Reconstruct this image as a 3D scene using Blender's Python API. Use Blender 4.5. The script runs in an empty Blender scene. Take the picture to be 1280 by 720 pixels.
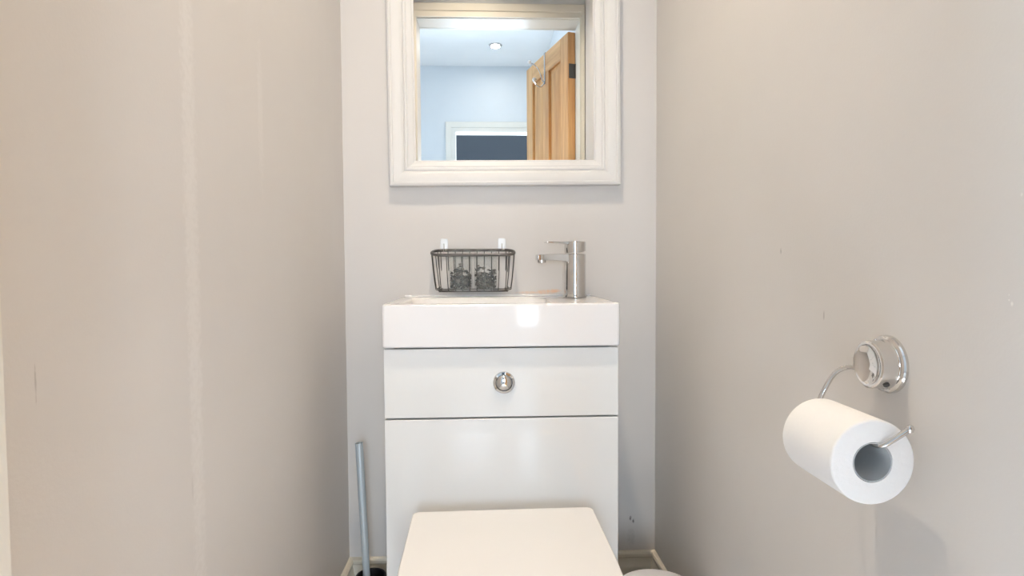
import bpy, bmesh, math, random
from mathutils import Vector, Matrix

# ------------------------------------------------------------------ camera
scn = bpy.context.scene
COL = scn.collection
cam_d = bpy.data.cameras.new('camera'); cam = bpy.data.objects.new('camera', cam_d); COL.objects.link(cam)
cam_d.sensor_width = 36.0; cam_d.lens = 730.0 / 1280.0 * 36.0; cam_d.clip_start = 0.01
YAW, PITCH, ROLL = 0.03976, 0.03933, -0.00574
fw = Vector((math.sin(YAW)*math.cos(PITCH), math.cos(YAW)*math.cos(PITCH), -math.sin(PITCH)))
rt = Vector((math.cos(YAW), -math.sin(YAW), 0)); up = rt.cross(fw)
r2 = math.cos(ROLL)*rt + math.sin(ROLL)*up; u2 = -math.sin(ROLL)*rt + math.cos(ROLL)*up
M4 = Matrix((r2, u2, -fw)).transposed().to_4x4(); M4.translation = Vector((0, -1.5431, 0.9))
cam.matrix_world = M4
scn.camera = cam

# ------------------------------------------------------------------ world, sun, exposure
scn.view_settings.view_transform = 'Standard'; scn.view_settings.look = 'None'
scn.view_settings.gamma = 1.0; scn.view_settings.use_curve_mapping = False
scn.view_settings.exposure = 0.21
w = bpy.data.worlds.new('sky'); scn.world = w; w.use_nodes = True
bg = w.node_tree.nodes['Background']; bg.inputs[0].default_value = (.55, .72, 1.0, 1); bg.inputs[1].default_value = 3.0

def lamp(name, kind, loc, energy, color, direction, **kw):
    d = bpy.data.lights.new(name, kind); d.energy = energy; d.color = color
    for k, v in kw.items(): setattr(d, k, v)
    o = bpy.data.objects.new(name, d); COL.objects.link(o); o.location = loc
    o.rotation_euler = Vector(direction).to_track_quat('-Z', 'Y').to_euler()
    return o
SUN_DIR = Vector((1.68, .02, -1.42))
lamp('sun', 'SUN', (-4, -2, 5), 54.0, (.76, .87, 1.0), SUN_DIR, angle=.012)
# cool fill for the landing, set in the added window
lamp('window_daylight', 'AREA', (-1.47, -1.56, 1.40), 14.0, (.64, .80, .97), (1, 0, 0), shape='RECTANGLE', size=.36, size_y=.62)

# daylight entering by the tall window of the room across the landing
lamp('far_window_daylight', 'AREA', (.64, -4.07, 1.12), 52.0, (.80, .90, 1.0), (0, 1, 0), shape='RECTANGLE', size=.74, size_y=1.46)

lamp('far_window_daylight', 'AREA', (-.21, -4.07, 1.10), 34.0, (.72, .86, 1.0), (0, 1, 0), shape='RECTANGLE', size=.48, size_y=.92)

# ------------------------------------------------------------------ materials
MATS = {}
def newmat(name):
    m = bpy.data.materials.new(name); m.use_nodes = True
    MATS[name] = m
    nt = m.node_tree; b = nt.nodes['Principled BSDF']
    return m, nt, b
def N(nt, t, **kw):
    n = nt.nodes.new(t)
    for k, v in kw.items():
        if isinstance(k, str) and k.startswith('i_'):
            n.inputs[k[2:].replace('_', ' ')].default_value = v
        else: setattr(n, k, v)
    return n
def math_n(nt, op, a, b=None, clamp=False):
    n = nt.nodes.new('ShaderNodeMath'); n.operation = op; n.use_clamp = clamp
    for i, v in enumerate((a, b)):
        if v is None: continue
        if isinstance(v, (int, float)): n.inputs[i].default_value = v
        else: nt.links.new(v, n.inputs[i])
    return n.outputs[0]
def mat(name, col, rough=.5, metal=0.0, spec=.5, coat=0.0, noise=0.0, nscale=40.0, bump=0.0, bscale=200.0, coat_rough=.05):
    m, nt, b = newmat(name)
    b.inputs['Base Color'].default_value = (*col, 1); b.inputs['Roughness'].default_value = rough
    b.inputs['Metallic'].default_value = metal; b.inputs['Specular IOR Level'].default_value = spec
    b.inputs['Coat Weight'].default_value = coat; b.inputs['Coat Roughness'].default_value = coat_rough
    tc = N(nt, 'ShaderNodeTexCoord')
    if noise > 0:
        nz = N(nt, 'ShaderNodeTexNoise', i_Scale=nscale, i_Detail=4.0); nt.links.new(tc.outputs['Object'], nz.inputs['Vector'])
        mx = N(nt, 'ShaderNodeMix', data_type='RGBA')
        mx.inputs[6].default_value = (*[c*(1-noise) for c in col], 1); mx.inputs[7].default_value = (*[min(1, c*(1+noise)) for c in col], 1)
        nt.links.new(nz.outputs['Fac'], mx.inputs[0]); nt.links.new(mx.outputs[2], b.inputs['Base Color'])
    if bump > 0:
        nz = N(nt, 'ShaderNodeTexNoise', i_Scale=bscale, i_Detail=3.0); nt.links.new(tc.outputs['Object'], nz.inputs['Vector'])
        bp = N(nt, 'ShaderNodeBump', i_Strength=bump, i_Distance=.002); nt.links.new(nz.outputs['Fac'], bp.inputs['Height'])
        nt.links.new(bp.outputs[0], b.inputs['Normal'])
    return m

def wall_mat(name, col, axis, marks=(), wave=.0, rough=.5):
    """satin wall paint: roller stipple, slow plaster waves, and scuffs with shapes of their own"""
    m, nt, b = newmat(name)
    b.inputs['Roughness'].default_value = rough; b.inputs['Specular IOR Level'].default_value = .35
    tc = N(nt, 'ShaderNodeTexCoord'); sp = N(nt, 'ShaderNodeSeparateXYZ'); nt.links.new(tc.outputs['Object'], sp.inputs[0])
    u = sp.outputs[axis]; v = sp.outputs[2]
    nz = N(nt, 'ShaderNodeTexNoise', i_Scale=5.0, i_Detail=3.0); nt.links.new(tc.outputs['Object'], nz.inputs['Vector'])
    mx = N(nt, 'ShaderNodeMix', data_type='RGBA')
    mx.inputs[6].default_value = (*[c*.965 for c in col], 1); mx.inputs[7].default_value = (*[c*1.035 for c in col], 1)
    nt.links.new(nz.outputs['Fac'], mx.inputs[0]); out = mx.outputs[2]
    if marks:
        wob = N(nt, 'ShaderNodeTexNoise', i_Scale=120.0, i_Detail=2.0); nt.links.new(tc.outputs['Object'], wob.inputs['Vector'])
        wv = math_n(nt, 'MULTIPLY', math_n(nt, 'SUBTRACT', wob.outputs['Fac'], .5), 2.2)
        for (u0, v0, ru, rv, c, s) in marks:
            a = math_n(nt, 'POWER', math_n(nt, 'DIVIDE', math_n(nt, 'ABSOLUTE', math_n(nt, 'SUBTRACT', u, u0)), ru), 2.0)
            d = math_n(nt, 'POWER', math_n(nt, 'DIVIDE', math_n(nt, 'ABSOLUTE', math_n(nt, 'SUBTRACT', v, v0)), rv), 2.0)
            f = math_n(nt, 'SUBTRACT', 1.0, math_n(nt, 'ADD', math_n(nt, 'ADD', a, d), wv), clamp=True)
            f = math_n(nt, 'MULTIPLY', f, s, clamp=True)
            k = N(nt, 'ShaderNodeMix', data_type='RGBA'); k.inputs[7].default_value = (*c, 1)
            nt.links.new(f, k.inputs[0]); nt.links.new(out, k.inputs[6]); out = k.outputs[2]
    nt.links.new(out, b.inputs['Base Color'])
    fine = N(nt, 'ShaderNodeTexNoise', i_Scale=260.0, i_Detail=2.0); nt.links.new(tc.outputs['Object'], fine.inputs['Vector'])
    bp = N(nt, 'ShaderNodeBump', i_Strength=.12, i_Distance=.001); nt.links.new(fine.outputs['Fac'], bp.inputs['Height'])
    if wave > 0:
        mp = N(nt, 'ShaderNodeMapping'); mp.inputs['Scale'].default_value = (6.0, 6.0, .5); nt.links.new(tc.outputs['Object'], mp.inputs[0])
        wn = N(nt, 'ShaderNodeTexNoise', i_Scale=1.3, i_Detail=1.0); nt.links.new(mp.outputs[0], wn.inputs['Vector'])
        b2 = N(nt, 'ShaderNodeBump', i_Strength=wave, i_Distance=.01); nt.links.new(wn.outputs['Fac'], b2.inputs['Height'])
        nt.links.new(bp.outputs[0], b2.inputs['Normal']); nt.links.new(b2.outputs[0], b.inputs['Normal'])
    else: nt.links.new(bp.outputs[0], b.inputs['Normal'])
    return m

PAINT = (.69, .662, .635)
DK, LT, PEACH = (.16, .14, .13), (.85, .82, .78), (.80, .52, .34)
wall_mat('paint_back', PAINT, 0, [
    (.379, .213, .0035, .007, DK, .9), (.387, .204, .003, .009, DK, .9), (.381, .16, .012, .03, (.42, .39, .37), .25),
    (.150, .828,   .035, .007, PEACH, .6), (.105, .827, .04, .004, PEACH, .45), (.172, .831, .022, .005, PEACH, .8)])
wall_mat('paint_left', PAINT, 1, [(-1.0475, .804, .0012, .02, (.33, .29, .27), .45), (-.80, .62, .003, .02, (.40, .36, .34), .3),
    (-.55, 1.15, .014, .14, (.76, .735, .71), .5), (-.785, .95, .020, .75, (.77, .745, .72), .7)], wave=.22, rough=.40)  # the two lighter marks are sheen bands of the wall, painted into its colour
wall_mat('paint_right', PAINT, 1, [
    (-.667, .9187, .002, .005, DK, .7), (-.784, .83, .0015, .007, (.3, .27, .25), .6), (-1.0632, .8643, .0015, .0025, LT, .9),
    (-1.0602, .8675, .0008, .001, LT, .8), (-1.0600, .872, .0006, .001, LT, .8), (-1.0693, .9566, .0016, .0022, LT, .8)], wave=.06, rough=.45)
wall_mat('paint_hall', (.66, .69, .71), 0)
wall_mat('ceiling_paint', (.87, .87, .86), 0, rough=.8)
mat('trim_gloss', (.76, .73, .66), .42, noise=.04, nscale=8)
mat('skirting_gloss', (.76, .70, .58), .25, noise=.10, nscale=14)
mat('mirror_frame_white', (.77, .755, .73), .38)
mat('ceramic', (.88, .86, .85), .06, spec=.55)
mat('gloss_lacquer', (.85, .845, .825), .07, spec=.5, bump=.015, bscale=6)
mat('carcass_white', (.80, .80, .79), .3)
mat('seat_plastic', (.85, .83, .815), .16)
mat('chrome', (.70, .69, .68), .05, metal=1.0)
mat('satin_nickel', (.74, .72, .70), .07, metal=1.0)
mat('steel_dark', (.10, .10, .10), .4, metal=.6)
mat('wire_grey', (.10, .095, .09), .42, metal=.5)
mat('handle_steel', (.58, .66, .71), .35, metal=.3)
mat('black_plastic', (.012, .011, .011), .45)
mat('bristle_white', (.8, .8, .82), .8)
mat('paper', (.90, .885, .87), .95, spec=.1, bump=.55, bscale=150)
mat('cardboard', (.55, .57, .58), .9, noise=.06, nscale=60)
mat('bin_white', (.80, .77, .79), .28)
mat('mirror_silver', (.93, .95, .95), .0, metal=1.0)
mat('grey_backing', (.3, .29, .28), .8)
mat('white_plastic', (.85, .85, .84), .4)
mat('floor_vinyl', (.62, .60, .58), .35, noise=.10, nscale=6)
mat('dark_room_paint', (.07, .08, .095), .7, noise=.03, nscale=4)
mat('petal_dark', (.012, .010, .009), .8)
mat('petal_brown', (.07, .052, .042), .8)
mat('petal_grey', (.19, .165, .15), .8)
m, nt, b = newmat('lamp_lens'); b.inputs['Base Color'].default_value = (.9, .9, .88, 1)
b.inputs['Emission Color'].default_value = (1, .93, .82, 1); b.inputs['Emission Strength'].default_value = 6.0
m, nt, b = newmat('clear_plastic'); b.inputs['Base Color'].default_value = (.95, .95, .94, 1); b.inputs['Roughness'].default_value = .2
b.inputs['Alpha'].default_value = .8
m, nt, b = newmat('frosted_glass'); b.inputs['Base Color'].default_value = (.86, .93, .90, 1); b.inputs['Roughness'].default_value = .12
b.inputs['Alpha'].default_value = .09
m, nt, b = newmat('window_glass'); b.inputs['Base Color'].default_value = (.9, .95, .95, 1); b.inputs['Roughness'].default_value = .02
b.inputs['Alpha'].default_value = .06
def wood(name, sc):
    m, nt, b = newmat(name); b.inputs['Roughness'].default_value = .42
    tc = N(nt, 'ShaderNodeTexCoord'); mp = N(nt, 'ShaderNodeMapping'); mp.inputs['Scale'].default_value = sc
    nt.links.new(tc.outputs['Object'], mp.inputs[0])
    n1 = N(nt, 'ShaderNodeTexNoise', i_Scale=6.0, i_Detail=6.0, i_Distortion=.6); nt.links.new(mp.outputs[0], n1.inputs['Vector'])
    n2 = N(nt, 'ShaderNodeTexNoise', i_Scale=40.0, i_Detail=4.0); nt.links.new(mp.outputs[0], n2.inputs['Vector'])
    f = math_n(nt, 'ADD', math_n(nt, 'MULTIPLY', n1.outputs['Fac'], .7), math_n(nt, 'MULTIPLY', n2.outputs['Fac'], .3))
    cr = N(nt, 'ShaderNodeValToRGB'); nt.links.new(f, cr.inputs[0])
    cr.color_ramp.elements[0].position = .32; cr.color_ramp.elements[0].color = (.45, .22, .08, 1)
    cr.color_ramp.elements[1].position = .68; cr.color_ramp.elements[1].color = (.78, .47, .21, 1)
    nt.links.new(cr.outputs[0], b.inputs['Base Color'])
wood('pine_upright', (3, 3, .25)); wood('pine_cross', (.25, 3, 3))

# ------------------------------------------------------------------ mesh helpers
class MB:
    def __init__(s): s.v = []; s.f = []; s.mi = []
    def add(s, vs, fs, mi=0):
        o = len(s.v); s.v += [tuple(p) for p in vs]
        for f in fs: s.f.append([i+o for i in f]); s.mi.append(mi)
        return s
    def box(s, a, b, mi=0):
        x0, y0, z0 = a; x1, y1, z1 = b
        return s.add([(x0,y0,z0),(x1,y0,z0),(x1,y1,z0),(x0,y1,z0),(x0,y0,z1),(x1,y0,z1),(x1,y1,z1),(x0,y1,z1)],
                     [(0,3,2,1),(4,5,6,7),(0,1,5,4),(1,2,6,5),(2,3,7,6),(3,0,4,7)], mi)
    def loft(s, loops, cap0=True, cap1=True, mi=0, closed=True):
        n = len(loops[0]); vs = [p for l in loops for p in l]; fs = []
        for k in range(len(loops)-1):
            for i in range(n if closed else n-1):
                j = (i+1) % n
                fs.append((k*n+i, k*n+j, (k+1)*n+j, (k+1)*n+i))
        if cap0: fs.append(tuple(range(n))[::-1])
        if cap1: fs.append(tuple((len(loops)-1)*n+i for i in range(n)))
        return s.add(vs, fs, mi)
    def lathe(s, prof, c=(0,0,0), axis='z', n=32, cap0=False, cap1=False, mi=0):
        c = Vector(c); loops = []
        for r, h in prof:
            L = []
            for i in range(n):
                a = 2*math.pi*i/n; p, q = r*math.cos(a), r*math.sin(a)
                if axis == 'z': L.append(c+Vector((p, q, h)))
                elif axis == 'x': L.append(c+Vector((h, p, q)))
                else: L.append(c+Vector((p, h, q)))
            loops.append(L)
        return s.loft(loops, cap0, cap1, mi)
    def tube(s, path, r, n=8, closed=False, flat=None, mi=0):
        P = [Vector(p) for p in path]; m = len(P); loops = []; nrm = None
        for i in range(m):
            if closed: t = (P[(i+1) % m]-P[i-1])
            else: t = P[min(i+1, m-1)]-P[max(i-1, 0)]
            t.normalize()
            if nrm is None:
                nrm = t.orthogonal().normalized() if flat is None else Vector(flat)
            nrm = (nrm - t*nrm.dot(t)).normalized(); bn = t.cross(nrm)
            rr = r[i] if isinstance(r, (list, tuple)) else r
            loops.append([P[i]+rr*(math.cos(2*math.pi*k/n)*nrm+math.sin(2*math.pi*k/n)*bn) for k in range(n)])
        if closed:
            loops.append(loops[0]); return s.loft(loops, False, False, mi)
        return s.loft(loops, True, True, mi)
    def xf(s, M):
        s.v = [tuple(M @ Vector(p)) for p in s.v]; return s
    def build(s, name, mats, parent=None, bevel=0.0, seg=2, smooth=True, angle=35, loc=None):
        me = bpy.data.meshes.new(name); me.from_pydata(s.v, [], s.f)
        bm = bmesh.new(); bm.from_mesh(me); bmesh.ops.remove_doubles(bm, verts=bm.verts, dist=1e-6) if smooth != 'raw' else None
        bmesh.ops.recalc_face_normals(bm, faces=bm.faces); bm.to_mesh(me); bm.free()
        mats = mats if isinstance(mats, (list, tuple)) else [mats]
        for q in mats: me.materials.append(MATS[q])
        if len(mats) > 1 and len(me.polygons) == len(s.mi):
            me.polygons.foreach_set('material_index', s.mi)
        o = bpy.data.objects.new(name, me); COL.objects.link(o)
        if parent is not None: o.parent = parent
        if loc is not None: o.location = loc
        if bevel > 0:
            bv = o.modifiers.new('edge', 'BEVEL'); bv.width = bevel; bv.segments = seg; bv.limit_method = 'ANGLE'; bv.angle_limit = math.radians(40)
            bv.harden_normals = False
        if smooth:
            wn = o.modifiers.new('face_weighted', 'WEIGHTED_NORMAL'); wn.keep_sharp = True; wn.weight = 90
            me.polygons.foreach_set('use_smooth', [True]*len(me.polygons)); me.set_sharp_from_angle(angle=math.radians(angle))
        return o
def tag(o, label=None, cat=None, group=None, kind=None):
    for k, v in (('label', label), ('category', cat), ('group', group), ('kind', kind)):
        if v: o[k] = v
    return o
def thing(name, loc, label, cat, group=None, rot=(0,0,0)):
    o = bpy.data.objects.new(name, None); COL.objects.link(o); o.location = loc; o.rotation_euler = rot
    o.empty_display_size = .05
    return tag(o, label, cat, group)
def copy_tree(o, parent=None):
    c = o.copy(); COL.objects.link(c); c.parent = parent
    for ch in list(o.children): copy_tree(ch, c)
    return c
def rrect(x0, x1, y0, y1, r, z, n=5):
    L = []
    for cx, cy, a0 in ((x1-r, y1-r, 0), (x0+r, y1-r, 90), (x0+r, y0+r, 180), (x1-r, y0+r, 270)):
        for i in range(n+1):
            a = math.radians(a0+90*i/n); L.append(Vector((cx+r*math.cos(a), cy+r*math.sin(a), z)))
    return L
def arc(c, r, a0, a1, n, ax=(1,0,0), ay=(0,0,1)):
    c, ax, ay = Vector(c), Vector(ax), Vector(ay)
    return [c+r*(math.cos(math.radians(a0+(a1-a0)*i/n))*ax+math.sin(math.radians(a0+(a1-a0)*i/n))*ay) for i in range(n+1)]
def smooth_path(pts, n=6):
    P = [Vector(p) for p in pts]; out = []
    for i in range(len(P)-1):
        p0, p1, p2, p3 = P[max(i-1,0)], P[i], P[i+1], P[min(i+2, len(P)-1)]
        for k in range(n):
            t = k/n
            out.append(.5*((2*p1)+(p2-p0)*t+(2*p0-5*p1+4*p2-p3)*t*t+(3*p1-p0-3*p2+p3)*t**3))
    out.append(P[-1]); return out

# ------------------------------------------------------------------ the room
XL, XR, YF, YH, YFAR, ZC = -.3757, .446, -1.165, -1.280, -2.94, 2.4
HL, HR = -1.5, .428                    # landing side walls
def struct(name, mb, m_, **kw): return tag(mb.build(name, m_, smooth=False, **kw), kind='structure')
struct('floor', MB().box((-1.6, -4.3, -.1), (1.4, .1, 0)), 'floor_vinyl')
struct('ceiling', MB().box((-1.6, -4.3, ZC), (1.4, .1, ZC+.1)), 'ceiling_paint')
struct('wall_back', MB().box((XL-.1, 0, 0), (XR+.1, .1, ZC)), 'paint_back')
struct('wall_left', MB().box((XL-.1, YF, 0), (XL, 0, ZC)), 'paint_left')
struct('wall_right', MB().box((XR, YF, 0), (XR+.1, 0, ZC)), 'paint_right')
OX0, OX1, OZ = -.317, .422, 2.018      # clear doorway
LN = .020
struct('wall_front', MB().box((HL-.1, YH, 0), (OX0-LN, YF, ZC)).box((OX1+LN, YH, 0), (XR+.1, YF, ZC)).box((OX0-LN, YH, OZ+LN), (OX1+LN, YF, ZC)), 'paint_hall')
struct('wall_landing_right', MB().box((HR, YFAR, 0), (HR+.1, YH, ZC)), 'paint_hall')
FX0, FX1, FZ = -.243, .345, 1.905      # far doorway
struct('wall_far', MB().box((HL-.1, YFAR-.1, 0), (FX0-LN, YFAR, ZC)).box((FX1+LN, YFAR-.1, 0), (HR+.1, YFAR, ZC)).box((FX0-LN, YFAR-.1, FZ+LN), (FX1+LN, YFAR, ZC)), 'paint_hall')
WY0, WY1, WZ0, WZ1 = -1.78, -1.34, 1.05, 1.75
struct('wall_landing_left', MB().box((HL-.1, YFAR, 0), (HL, WY0, ZC)).box((HL-.1, WY1, 0), (HL, YH, ZC)).box((HL-.1, WY0, 0), (HL, WY1, WZ0)).box((HL-.1, WY0, WZ1), (HL, WY1, ZC)), 'paint_hall')
FW = ((-.49, .07, .60, 1.60), (.23, 1.05, .35, 1.89))      # two windows of the far room: x0, x1, z0, z1
mb = MB().box((-1.0, -4.2, 0), (FW[0][0], -4.1, ZC)).box((FW[0][1], -4.2, 0), (FW[1][0], -4.1, ZC)).box((FW[1][1], -4.2, 0), (1.4, -4.1, ZC))
for x0, x1, z0, z1 in FW: mb.box((x0, -4.2, 0), (x1, -4.1, z0)).box((x0, -4.2, z1), (x1, -4.1, ZC))
struct('wall_dark_room', mb.box((-1.0, -4.1, 0), (-.9, YFAR-.1, ZC)).box((1.3, -4.1, 0), (1.4, YFAR-.1, ZC)).box((HR+.1, YFAR-.1, 0), (1.3, YFAR, ZC)), 'dark_room_paint')
for k, (x0, x1, z0, z1) in enumerate(FW):
    wn2 = tag(MB().box((x0, -4.18, z0), (x0+.04, -4.12, z1)).box((x1-.04, -4.18, z0), (x1, -4.12, z1)).box((x0+.04, -4.18, z0), (x1-.04, -4.12, z0+.04)).box((x0+.04, -4.18, z1-.04), (x1-.04, -4.12, z1)).build('window_%d' % (k+2), 'trim_gloss', bevel=.003), kind='structure')
    MB().box((x0+.04, -4.155, z0+.04), (x1-.04, -4.15, z1-.04)).build('pane', 'window_glass', wn2, smooth=False)
# added landing window, unseen, placed to bring cool light in
added_win = tag(MB().box((HL-.08, WY0, WZ0), (HL-.02, WY0+.04, WZ1)).box((HL-.08, WY1-.04, WZ0), (HL-.02, WY1, WZ1))
          .box((HL-.08, WY0+.04, WZ0), (HL-.02, WY1-.04, WZ0+.04)).box((HL-.08, WY0+.04, WZ1-.04), (HL-.02, WY1-.04, WZ1)).build('window_1', 'trim_gloss', bevel=.003), kind='structure')
MB().box((HL-.055, WY0+.04, WZ0+.04), (HL-.05, WY1-.04, WZ1-.04)).build('pane', 'window_glass', added_win, smooth=False)  # pane of the added window
# door lining and architraves of the small room's doorway
def door_trim(name, x0, x1, zt, y0, y1, aw, faces):
    r = tag(MB().box((x0-LN, y0, 0), (x0, y1, zt)).box((x1, y0, 0), (x1+LN, y1, zt)).box((x0-LN, y0, zt), (x1+LN, y1, zt+LN)).build(name, 'trim_gloss', bevel=.002), kind='structure')
    for (yy, sgn, la, ra) in faces:
        prof = [(0, 0), (0, .010), (.004, .014), (.4, .014), (.46, .018), (.94, .020), (1.0, .016), (1.0, 0)]
        def rail(P0, P1, wdt, d0, d1, nm):     # P on the inner edge, d = mitre direction
            loops = []
            for P, d in ((P0, d0), (P1, d1)):
                loops.append([Vector((P[0]+d[0]*t*wdt, yy+sgn*h, P[1]+d[1]*t*wdt)) for t, h in prof])
            MB().loft(loops).build(nm, 'trim_gloss', r)
        top = aw
        rail((x0, 0), (x0, zt), la, (-1, 0), (-1, top/la), 'architrave')
        rail((x1, 0), (x1, zt), ra, (1, 0), (1, top/ra), 'architrave')
        loops = [[Vector((x0-t*la, yy+sgn*h, zt+t*top)) for t, h in prof], [Vector((x1+t*ra, yy+sgn*h, zt+t*top)) for t, h in prof]]
        MB().loft(loops).build('architrave_head', 'trim_gloss', r)
    return r
door_trim('trim_1', OX0, OX1, OZ, YH, YF, .060, [(YF, 1, .057, .022), (YH, -1, .068, .004)])
door_trim('trim_2', FX0, FX1, FZ, YFAR-.1, YFAR, .075, [(YFAR, 1, .075, .075)])
# skirting boards, moulded top
SK = [(0, 0), (.018, 0), (.018, .082), (.015, .088), (.013, .096), (.010, .106), (.0105, .109), (.013, .112), (.013, .119), (.010, .123), (.004, .125), (0, .125)]
def skirting(name, A, B, nrm, mA, mB):
    A, B, nrm = Vector(A), Vector(B), Vector(nrm); t = (B-A).normalized()
    return tag(MB().loft([[A+nrm*d+t*(d*mA)+Vector((0,0,h)) for d, h in SK], [B+nrm*d-t*(d*mB)+Vector((0,0,h)) for d, h in SK]]).build(name, 'skirting_gloss', angle=30), kind='structure')
skirting('baseboard_left', (XL, YF, 0), (XL, 0, 0), (1,0,0), 0, 1)
skirting('baseboard_back', (XL, 0, 0), (XR, 0, 0), (0,-1,0), 1, 1)
skirting('baseboard_right', (XR, 0, 0), (XR, YF, 0), (-1,0,0), 1, 0)

# ------------------------------------------------------------------ pine door standing open
DW, DT, DH = .585, .038, 1.998
DANG = math.atan2(-.96, -.275)
door = bpy.data.objects.new('door_1', None); COL.objects.link(door); tag(door, 'pine panelled door standing open on the landing', kind='structure')
door.location = (.421, -1.284, .008); door.rotation_euler = (0, 0, DANG)
SW = .095; MW = .085
for x0 in (0, DW-SW): MB().box((x0, -DT, 0), (x0+SW, 0, DH)).build('stile', 'pine_upright', door, bevel=.003)
rails = [(0, .20), (.80, 1.0), (DH-.105, DH)]
for z0, z1 in rails: MB().box((SW, -DT, z0), (DW-SW, 0, z1)).build('rail', 'pine_cross', door, bevel=.002)
for k in range(2):
    z0, z1 = rails[k][1], rails[k+1][0]
    MB().box((DW/2-MW/2, -DT, z0), (DW/2+MW/2, 0, z1)).build('muntin', 'pine_upright', door, bevel=.002)
    for x0, x1 in ((SW, DW/2-MW/2), (DW/2+MW/2, DW-SW)):
        mb = MB(); i = .038
        for s in (0, 1):
            yb, yt = (-.024, -.033) if s == 0 else (-.014, -.005)
            L0 = [(x0, yb, z0), (x1, yb, z0), (x1, yb, z1), (x0, yb, z1)]
            L1 = [(x0+i*.25, yb, z0+i*.25), (x1-i*.25, yb, z0+i*.25), (x1-i*.25, yb, z1-i*.25), (x0+i*.25, yb, z1-i*.25)]
            L2 = [(x0+i, yt, z0+i), (x1-i, yt, z0+i), (x1-i, yt, z1-i), (x0+i, yt, z1-i)]
            mb.loft([[Vector(p) for p in L] for L in (L0, L1, L2)], False, True)
        mb.build('panel', 'pine_upright', door)
for z in (.25, 1.815):
    h = MB().box((-.0015, -.034, z-.034), (0, -.003, z+.034)).tube([(-.002, .001, z-.034), (-.002, .001, z+.034)], .004, 10)
    for zz in (-.024, 0, .024): h.lathe([(.0035, 0), (.003, -.001)], (-.0015, -.018, z+zz), 'x', 10, False, True)
    h.build('hinge', 'steel_dark', door)
for s in (-1, 1):
    y = -DT if s < 0 else 0
    hd = MB().lathe([(.024, 0), (.024, s*.006), (.020, s*.008)], (DW-.05, y, .98), 'y', 24, False, True).build('handle_rose', 'chrome', door)
    MB().tube(smooth_path([(DW-.05, y+s*.006, .98), (DW-.05, y+s*.035, .98), (DW-.06, y+s*.045, .98), (DW-.09, y+s*.046, .98), (DW-.16, y+s*.046, .98)]), .008, 10).build('lever', 'chrome', hd)
# hook hanging over the top edge of the door
hk = thing('over_door_hook', (0, 0, 0), 'silver hook with white ball ends hung over the top of the pine door', 'hook')
hk.matrix_world = Matrix.Translation(door.location) @ Matrix.Rotation(DANG, 4, 'Z') @ Matrix.Translation((.30, 0, DH))
MB().box((-.009, -DT-.0025, .0012), (.009, .002, .0027)).box((-.009, -DT-.0025, -.16), (.009, -DT-.0010, .0027)).box((-.009, .001, -.03), (.009, .0022, .0027)).build('strap', 'chrome', hk, bevel=.0004)
y = -DT-.0025
MB().tube(smooth_path([(0, y-.002, -.150), (0, y-.012, -.140), (0, y-.022, -.110), (.0, y-.034, -.085), (.0, y-.055, -.066), (.0, y-.080, -.056)]), .0032, 8).build('upper_hook', 'chrome', hk)
MB().tube(smooth_path([(0, y-.002, -.155), (0, y-.02, -.175), (0, y-.045, -.168), (0, y-.056, -.145)]), .0032, 8).build('lower_hook', 'chrome', hk)
for c in ((0, y-.083, -.055), (0, y-.057, -.142)):
    MB().lathe([(.001, -.011), (.006, -.0095), (.0098, -.005), (.011, 0), (.0098, .005), (.006, .0095), (.001, .011)], c, 'z', 16, True, True).build('ball_end', 'white_plastic', hk)

# ------------------------------------------------------------------ ceiling lights
def downlight(loc, label, energy, color, size, spread=180):
    t = thing('ceiling_light', loc, label, 'ceiling light', 'recessed ceiling lights')
    MB().lathe([(.030, -.002), (.032, -.006), (.040, -.007), (.0455, -.004), (.046, -.0005), (.030, -.0005)], n=40).build('bezel', 'chrome', t)
    MB().lathe([(.0295, -.002), (.020, -.0035), (.002, -.004)], n=32, cap1=True).build('lens', 'lamp_lens', t)
    l = lamp('lamp', 'AREA', (0, 0, -.012), energy, color, (0, 0, -1), shape='DISK', size=size, spread=math.radians(spread))
    l.parent = t
    return t
WARM = (1.0, .84, .655)
downlight((-.06, -.72, ZC), 'recessed ceiling light over the toilet', 6.6, WARM, .07, 118)
downlight((.057, -2.513, ZC), 'round recessed ceiling light on the landing, seen in the mirror', 2.0, (1, .95, .88), .06)

# ------------------------------------------------------------------ vanity cabinet with hidden cistern
CX = .027
BY, CY = -.314, -.302
cab = thing('cistern_cabinet', (CX, 0, 0), 'white gloss cistern cabinet with round chrome flush button', 'cabinet')
HWD = .2509
cb = MB().box((-HWD, CY+.018, .08), (-HWD+.016, -.019, .726)).box((HWD-.016, CY+.018, .08), (HWD, -.019, .726)).box((-HWD+.016, CY+.018, .08), (HWD-.016, -.03, .10)).box((-HWD+.016, CY+.03, .70), (HWD-.016, -.03, .724))
cb.build('body', 'carcass_white', cab, bevel=.001)
MB().box((-HWD, CY, .5745), (HWD, CY+.0165, .7225)).build('upper_panel', 'gloss_lacquer', cab, bevel=.0015)
MB().box((-HWD, CY, .082), (HWD, CY+.0165, .5710)).build('lower_panel', 'gloss_lacquer', cab, bevel=.0015)
MB().box((-HWD+.02, CY+.05, 0), (HWD-.02, CY+.065, .08)).build('plinth', 'carcass_white', cab)
fb = MB().lathe([(.0238, 0), (.0238, -.003), (.0225, -.005), (.0178, -.0062), (.0170, -.0050), (.0168, -.003)], (.004, CY, .649), 'y', 48).build('flush_ring', 'chrome', cab)
MB().lathe([(.0160, -.002), (.0160, -.0058), (.0150, -.0070), (.0110, -.0088), (.0060, -.0098), (.0008, -.0101)], (.004, CY, .649), 'y', 40, False, True).build('flush_button', 'chrome', fb)

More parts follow.
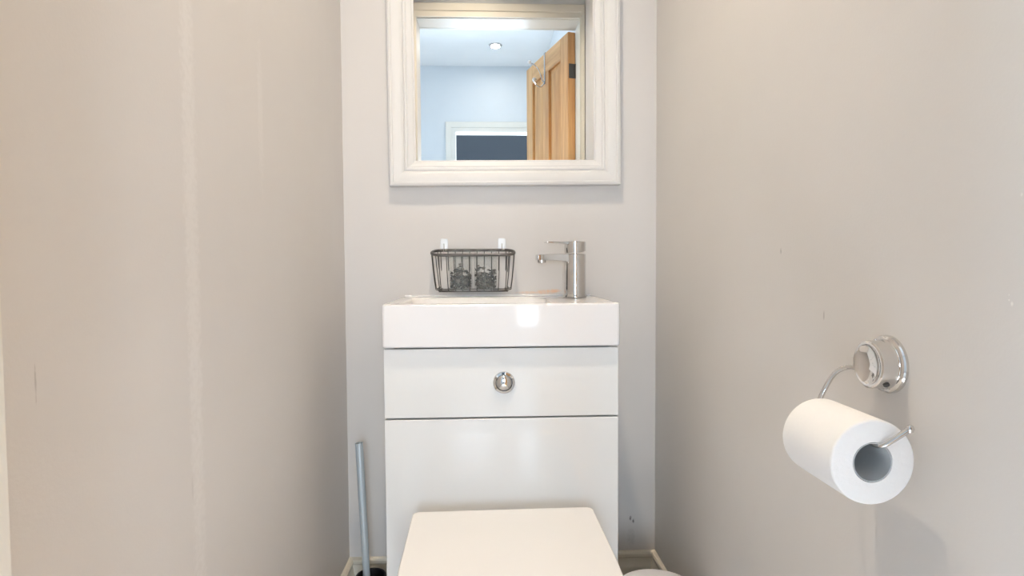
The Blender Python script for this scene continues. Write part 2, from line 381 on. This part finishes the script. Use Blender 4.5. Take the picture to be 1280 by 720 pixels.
# ------------------------------------------------------------------ basin
bs = thing('basin', (CX, 0, 0), 'white rectangular ceramic basin on top of the gloss cabinet', 'basin')
ZT, ZB = .8185, .7272
bw = .2525
def q(x0, x1, y0, y1, r, z): return rrect(x0, x1, y0, y1, r, z, 6)
bowl = MB().loft([
    q(-bw+.012, bw-.012, BY+.012, -.002, .006, ZB), q(-bw+.002, bw-.002, BY+.002, -.0015, .007, ZB), q(-bw, bw, BY, -.001, .008, ZB+.003),
    q(-bw, bw, BY, -.001, .008, ZT-.005), q(-bw+.0015, bw-.0015, BY+.0015, -.0015, .008, ZT-.0015), q(-bw+.004, bw-.004, BY+.004, -.002, .008, ZT),
    q(-bw+.030, bw-.030, BY+.028, -.040, .02, ZT-.0005), q(-bw+.034, .118, BY+.034, -.046, .03, ZT-.006),
    q(-bw+.042, .108, BY+.045, -.056, .04, ZT-.045), q(-bw+.075, .075, BY+.080, -.09, .03, ZT-.060)], True, True)
bowl.build('bowl', 'ceramic', bs, angle=50)
MB().box((-bw+.005, -.012, ZT-.002), (bw-.010, -.001, ZT+.0045)).build('back_upstand', 'ceramic', bs, bevel=.003)
MB().lathe([(.021, .0), (.021, .002), (.018, .003), (.012, .0015), (.002, .0015)], (-.06, -.19, ZT-.060), n=28, cap1=True).build('waste_drain', 'chrome', bs)

# ------------------------------------------------------------------ tap
TX, TY, TZ = .2185, -.072, ZT
tap = thing('mixer_tap', (TX, TY, TZ), 'chrome mixer tap with flat lever standing on the basin', 'tap', rot=(0, 0, math.radians(7)))
MB().lathe([(.030, 0), (.030, .004), (.0285, .006), (.0272, .008), (.0270, .106), (.0262, .108)], n=40, cap0=True, cap1=True).build('body', 'chrome', tap, angle=40)
# cap with slanting joint and lever
n = 40; L = []
for (r, top) in ((.0262, 0), (.0270, 0.001), (.0272, 1), (.0262, 1.01), (.022, 1.011)):
    lo = []
    for i in range(n):
        a = 2*math.pi*i/n; x, y = r*math.cos(a), r*math.sin(a)
        zlow = .1105 + .22*max(0, x)
        lo.append(Vector((x, y, zlow+top if top < .5 else .1385+(top-1)*.1)))
    L.append(lo)
MB().loft(L).build('cap', 'chrome', tap, angle=40)
lev = []
for x, hw, z0, z1 in ((.012, .019, .132, .1392), (-.022, .018, .1325, .1392), (-.050, .0165, .1345, .1391), (-.072, .015, .1360, .1390), (-.0775, .013, .1368, .1388)):
    lev.append([Vector((x, -hw, z0)), Vector((x, hw, z0)), Vector((x, hw, z1)), Vector((x, -hw, z1))])
MB().loft(lev).build('lever', 'chrome', tap, bevel=.0012)
sp = []
for x, hw, z0, z1 in ((-.005, .0175, .078, .1085), (-.020, .0175, .0865, .1085), (-.030, .0170, .0905, .1083), (-.060, .0165, .0925, .1080), (-.085, .016, .0925, .1075), (-.0975, .0155, .0930, .1072), (-.0990, .0145, .0945, .1060)):
    sp.append([Vector((x, -hw, z0)), Vector((x, hw, z0)), Vector((x, hw, z1)), Vector((x, -hw, z1))])
spo = MB().loft(sp).build('spout', 'chrome', tap, bevel=.0015)
MB().lathe([(.0105, .002), (.0105, -.006), (.009, -.0075), (.006, -.006)], (-.086, 0, .0935), n=24, cap1=True).build('aerator', 'chrome', spo)

# ------------------------------------------------------------------ toilet
toi = thing('toilet', (CX, CY-.001, 0), 'white toilet with square closed lid in front of the cabinet', 'toilet')
def dshape(hw, y0, y1, z, r=.012, n=20):
    """straight-sided, rounded front (towards -y), small corner radius at the back"""
    L = []
    for cx, a0 in ((hw-r, 0), (-hw+r, 90)):
        for i in range(5):
            a = math.radians(a0+90*i/4); L.append(Vector((cx+r*math.cos(a), y1-r+r*math.sin(a), z)))
    ry = min(.20, (y1-y0)*.5)
    for i in range(n+1):
        a = math.radians(180+180*i/n); c, s_ = math.cos(a), math.sin(a); e = .62
        L.append(Vector((hw*math.copysign(abs(c)**e, c), y0+ry+ry*math.copysign(abs(s_)**e, s_), z)))
    return L
D = lambda hw, y0, y1, z, r=.012: dshape(hw, y0, y1, z, r)
pan = MB().loft([D(.105, -.36, 0, 0), D(.107, -.365, 0, .01), D(.110, -.37, 0, .12), D(.130, -.41, 0, .22), D(.165, -.455, 0, .31), D(.176, -.47, 0, .345), D(.178, -.472, 0, .362), D(.174, -.468, 0, .367),
                 D(.135, -.43, -.13, .367), D(.125, -.42, -.14, .350), D(.08, -.36, -.18, .22), D(.04, -.30, -.20, .17)])
pan.build('pan', 'ceramic', toi, angle=50)
LR = Matrix.Rotation(math.radians(1.1), 4, 'Z')
seat = MB().loft([D(.176, -.478, -.085, .3715), D(.180, -.482, -.083, .374), D(.180, -.482, -.083, .382), D(.176, -.478, -.085, .3855), D(.125, -.425, -.15, .3855), D(.122, -.420, -.153, .380), D(.125, -.425, -.15, .3715), D(.176, -.478, -.085, .3715)], False, False)
seat.xf(LR).build('seat', 'seat_plastic', toi, angle=50)
LZ = .405
lid = MB().loft([D(.178, -.482, -.0815, .3865), D(.1815, -.486, -.080, .389), D(.1822, -.487, -.0795, .394), D(.1822, -.487, -.0795, LZ-.004), D(.1812, -.486, -.0805, LZ-.0012), D(.1790, -.483, -.083, LZ)])
lid.xf(LR @ Matrix.Translation((-.002, .007, 0))).build('lid', 'seat_plastic', toi, angle=50)
for x in (-.075, .075):
    MB().lathe([(.016, .3665), (.016, .374), (.013, .376)], (x, -.055, 0), n=20, cap0=True, cap1=True).tube([(x, -.055, .374), (x, -.09, .380)], .007, 10).build('hinge', 'chrome', toi)
for sx in (-1, 1):
    MB().lathe([(.007, 0), (.006, .003), (.002, .004)], (sx*.1105, -.12, .04), 'x', 14, False, True).build('bolt_cap', 'white_plastic', toi)

# ------------------------------------------------------------------ mirror
MWD, MHT = .5975, .76
mir = thing('wall_mirror', (.0464, 0, 1.1067), 'wall mirror in a wide moulded white frame above the basin', 'mirror', rot=(0, math.radians(-.35), 0))
MP = [(0, .001), (0, .0245), (.0015, .0265), (.0065, .0285), (.0095, .0275), (.0105, .0248), (.016, .0255), (.024, .0250), (.032, .0228), (.0375, .0195), (.0385, .0160), (.0415, .0180), (.0455, .0180), (.0475, .0150),
      (.051, .0152), (.0565, .0135), (.061, .0115), (.0625, .0088), (.0655, .0090), (.067, .0070), (.067, .001)]
def rail(P, d_in, along, L):
    P, d_in, along = Vector(P), Vector(d_in), Vector(along)
    return [[P+along*(-L/2+d)+d_in*d+Vector((0, -h, 0)) for d, h in MP], [P+along*(L/2-d)+d_in*d+Vector((0, -h, 0)) for d, h in MP]]
for P, di, al, L in (((0, 0, 0), (0,0,1), (1,0,0), MWD), ((0, 0, MHT), (0,0,-1), (1,0,0), MWD), ((-MWD/2, 0, MHT/2), (1,0,0), (0,0,1), MHT), ((MWD/2, 0, MHT/2), (-1,0,0), (0,0,1), MHT)):
    MB().loft(rail(P, di, al, L)).build('frame_rail', 'mirror_frame_white', mir, angle=14)
MB().box((-MWD/2+.064, -.006, .064), (MWD/2-.064, -.003, MHT-.064)).build('mirror_glass', 'mirror_silver', mir, smooth=False)
MB().box((-MWD/2+.02, -.003, .02), (MWD/2-.02, -.001, MHT-.02)).build('backing', 'grey_backing', mir, smooth=False)

# ------------------------------------------------------------------ wire basket on two stick-on hooks
HKX = (-.1165, .0352)
def sticky(x, label):
    t = thing('adhesive_hook', (x, 0, .956), label, 'hook', 'clear stick-on hooks under the mirror')
    MB().loft([rrect(-.010, .010, -.0145, .0145, .004, 0), rrect(-.010, .010, -.0145, .0145, .004, .0025), rrect(-.009, .009, -.0135, .0135, .004, .0032)]).xf(Matrix.Rotation(math.radians(90), 4, 'X')).build('pad', 'clear_plastic', t)
    MB().tube(smooth_path([(0, -.004, .001), (0, -.0045, -.012), (0, -.007, -.019), (0, -.012, -.0195), (0, -.015, -.015)]), .0013, 8).build('peg', 'chrome', t)
    return t
sticky(HKX[0], 'clear stick-on wall hook at the basket end away from the tap')
sticky(HKX[1], 'clear stick-on wall hook at the basket end next to the tap')
BT = math.radians(12.5)
bk = thing('wire_basket', (-.0395, -.0055, .9400), 'dark grey wire basket hanging from two clear hooks above the basin', 'basket', rot=(BT, 0, 0))
# local frame: x along wall, y out of the wall is negative, z down from the back rim
bw2, bd = .1055, .066
def rim_path(hw, y0, y1, r, z): return rrect(-hw, hw, y0, y1, r, z, 6)
rimp = rim_path(bw2, -bd, -.0025, .028, 0)
MB().tube(rimp, .0037, 10, True).build('rim', 'wire_grey', bk)
MB().tube(rim_path(bw2-.0135, -bd+.008, -.008, .018, -.0965), .0013, 6, True).build('base_ring', 'wire_grey', bk)
for i in range(10):
    x = -.0855+i*.019; xb = x*.965
    p = [(x, -.0025, 0), (x*.99, -.005, -.045), (xb, -.0075, -.088), (xb, -.012, -.0980), (xb, -.035, -.0990), (xb, -bd+.012, -.0980), (xb, -bd+.0065, -.088), (x*.99, -bd+.003, -.045), (x, -bd, 0)]
    MB().tube(smooth_path(p, 3), .0012, 6).build('wire', 'wire_grey', bk)
for s in (-1, 1):
    for y in (-.028, -.042):
        xo = bw2 - (0 if abs(y+.034) < .01 else .004)
        MB().tube(smooth_path([(s*xo, y, 0), (s*(xo-.003), y, -.045), (s*(xo-.0075), y, -.088), (s*(xo-.013), y, -.0970), (s*.05, y, -.1000)], 3), .0012, 6).build('wire', 'wire_grey', bk)
    for y, dx in ((-.0055, .012), (-.063, .012)):
        MB().tube(smooth_path([(s*(bw2-dx), y, 0), (s*(bw2-dx-.003), y*.98, -.045), (s*(bw2-dx-.008), y*.93 if y < -.03 else y-.004, -.0965)], 3), .0012, 6).build('wire', 'wire_grey', bk)
for y in (-.022, -.048):
    MB().tube([(-bw2+.016, y, -.1000), (bw2-.016, y, -.1000)], .0012, 6).build('wire', 'wire_grey', bk)
# two glass jars half filled with potpourri
random.seed(7)
BM = Matrix.Translation(bk.location) @ Matrix.Rotation(BT, 4, 'X')
def jar(x, label):
    t = thing('glass_jar', BM @ Vector((x, -.0345, -.0975)), label, 'jar', 'glass jars in the wire basket', rot=(BT, 0, 0))
    R_, H_ = .0315, .0995
    MB().lathe([(.002, .0005), (R_*.86, .0005), (R_*.95, .003), (R_, .010), (R_, H_-.002), (R_-.0008, H_), (R_-.0022, H_-.001), (R_-.0022, .012), (R_-.005, .004), (.002, .0035)], n=40, cap0=True, cap1=True).build('glass', 'frosted_glass', t)
    mb = MB()
    for k in range(260):
        a = random.random()*6.283; rr = math.sqrt(random.random())*(R_-.0045)
        x_, y_ = rr*math.cos(a), rr*math.sin(a)
        hmax = .040+.012*math.sin(a*2.0+x*60)+.004*math.sin(5*a)
        z = .0065+random.random()*hmax
        s = random.uniform(.004, .0075)
        Rm = Matrix.Translation((x_, y_, z)) @ Matrix.Rotation(random.random()*6.28, 4, 'Z') @ Matrix.Rotation(random.random()*3.1, 4, 'X') @ Matrix.Diagonal((s, s*random.uniform(.5, 1), s*.28, 1))
        ring = [Vector((math.cos(j*1.2566), math.sin(j*1.2566), .35*math.sin(j*2.1))) for j in range(5)]
        vs = [Rm @ p for p in ring]+[Rm @ Vector((0, 0, .8)), Rm @ Vector((0, 0, -.8))]
        vs = [Vector((p.x, p.y, max(p.z, .0045))) for p in vs]
        vs = [Vector((p.x*min(1, (R_-.003)/max(1e-6, math.hypot(p.x, p.y))), p.y*min(1, (R_-.003)/max(1e-6, math.hypot(p.x, p.y))), p.z)) for p in vs]
        mb.add(vs, [(j, (j+1) % 5, 5) for j in range(5)]+[((j+1) % 5, j, 6) for j in range(5)], random.choice((0, 0, 1, 1, 2)))
    po = mb.build('potpourri', ['petal_dark', 'petal_brown', 'petal_grey'], t, smooth=False); tag(po, kind='stuff')
    return t
jar(-.0325, 'small frosted glass jar of dark potpourri, end of basket away from tap')
jar(.0315, 'small frosted glass jar of dark potpourri, end of basket nearest the tap')

# ------------------------------------------------------------------ toilet roll and its holder
HY, HZ = -.911, .787
hold = thing('toilet_roll_holder', (XR, HY, HZ), 'round chrome toilet roll holder fixed to the side wall', 'roll holder')
MB().lathe([(.0325, 0), (.0325, -.003), (.0315, -.0048), (.0295, -.0058), (.0280, -.0062), (.0272, -.0075), (.0268, -.010), (.0268, -.0215), (.0262, -.0235), (.0245, -.0245), (.0225, -.0242), (.0205, -.0225), (.0150, -.0200), (.0080, -.0185), (.0008, -.0180)], (0,0,0), 'x', 56, True, True).build('mount', 'satin_nickel', hold, angle=28)
MB().lathe([(.0032, 0), (.0032, -.0015), (.0020, -.0012)], (0, 0, 0), 'z', 14, False, True).xf(Matrix.Translation((-.0150, -.0185, -.0192)) @ Matrix.Rotation(math.radians(-44), 4, 'X')).build('grub_screw', 'steel_dark', hold)
RX, RZ, RY0, RY1 = .3815, .7010, -.983, -.886
W2L = lambda p: Vector(p)-Vector((XR, HY, HZ))
bz = RZ+.0165
pth = smooth_path([(.430, -.890, .776), (.426, -.872, .777), (.415, -.862, .768), (.405, -.858, .748), (.397, -.858, .730), (.391, -.864, bz+.003), (.386, -.876, bz), (.3845, -.90, bz), (.3845, -.94, bz), (.386, -.972, bz), (.389, -.984, bz+.001), (.396, -.990, bz+.008), (.405, -.9945, bz+.017), (.4085, -.996, bz+.0205)], 5)
MB().tube([W2L(p) for p in pth], .0029, 12).build('arm', 'chrome', hold)
MB().lathe([(.001, -.0042), (.0030, -.0030), (.0040, 0), (.0030, .0030), (.001, .0042)], W2L((.4088, -.9962, bz+.0208)), 'z', 14, True, True).build('arm_end', 'chrome', hold)
rl = thing('toilet_roll', (RX, 0, RZ), 'white toilet paper roll hanging on the chrome holder', 'toilet roll')
RR, CR = .0430, .0198
MB().lathe([(CR+.0006, RY0+.0004), (RR-.002, RY0), (RR-.0005, RY0+.0008), (RR, RY0+.003), (RR, RY1-.003), (RR-.0005, RY1-.0008), (RR-.002, RY1), (CR+.0006, RY1-.0004), (CR+.0006, RY0+.0004)], n=64, axis='y').build('paper', 'paper', rl, angle=50)
MB().lathe([(CR, RY0+.0005), (CR-.0008, RY0+.0005), (CR-.0008, RY1-.0005), (CR, RY1-.0005), (CR, RY0+.0005)], n=40, axis='y').build('core', 'cardboard', rl, angle=50)

# ------------------------------------------------------------------ toilet brush in its pot
bh = thing('brush_holder', (-.3005, -.096, 0), 'black round toilet brush pot in the corner', 'brush holder')
MB().lathe([(.034, .001), (.0365, .001), (.0375, .006), (.0375, .118), (.0382, .1225), (.0370, .1255), (.0345, .1245), (.0335, .119), (.0330, .010), (.005, .006)], n=40, cap0=True, cap1=True).build('pot', 'black_plastic', bh)
MB().lathe([(.0385, .0), (.0405, .0), (.0405, .004), (.0378, .007)], n=40).build('foot_ring', 'black_plastic', bh)
br = thing('toilet_brush', (-.3005, -.096, .012), 'toilet brush with blue-grey steel tube handle leaning in its pot', 'toilet brush')
A, B = Vector((-.0085, .006, .03)), Vector((-.0275, .016, .4440))
dirn = (B-A).normalized(); e = Vector((0, 1, 0)); s1 = dirn.cross(e).normalized(); s2 = s1.cross(dirn)
def ring(c, r, n=24): return [c+r*(math.cos(6.28318*i/n)*s1+math.sin(6.28318*i/n)*s2) for i in range(n)]
MB().loft([ring(A, .0088), ring(B, .0098), ring(B, .0080), ring(B-dirn*.02, .0080)], True, False).build('handle', 'handle_steel', br, angle=40)
MB().loft([ring(B-dirn*.006, .0079), ring(B-dirn*.004, .0079)]).build('handle_plug', 'black_plastic', br, angle=40)  # black disc stands for the shade inside the open tube end
MB().lathe([(.004, .062), (.022, .066), (.026, .058), (.026, .010), (.020, .001), (.003, 0)], (-.004, .003, 0), n=28, cap0=True, cap1=True).build('brush_head', 'bristle_white', br)

# ------------------------------------------------------------------ pedal bin
bn = thing('pedal_bin', (.336, -.410, 0), 'small round white pedal bin on the floor beside the toilet', 'bin')
MB().lathe([(.078, .006), (.080, .008), (.084, .22), (.083, .223)], n=56, cap0=True, cap1=True).build('body', 'bin_white', bn, angle=40)
MB().lathe([(.081, 0), (.083, .001), (.083, .010), (.080, .012)], n=56, cap0=True).build('base_ring', 'black_plastic', bn)
MB().lathe([(.0865, .222), (.088, .224), (.088, .238), (.0868, .243), (.083, .2465), (.070, .2495), (.045, .2520), (.02, .2530), (.002, .2532)], n=56, cap0=True, cap1=True).build('lid', 'bin_white', bn, angle=40)
MB().box((-.02, -.115, .010), (.02, -.082, .016)).build('pedal', 'black_plastic', bn, bevel=.002)
MB().box((-.022, .082, .205), (.022, .094, .236)).build('hinge_block', 'bin_white', bn, bevel=.002)
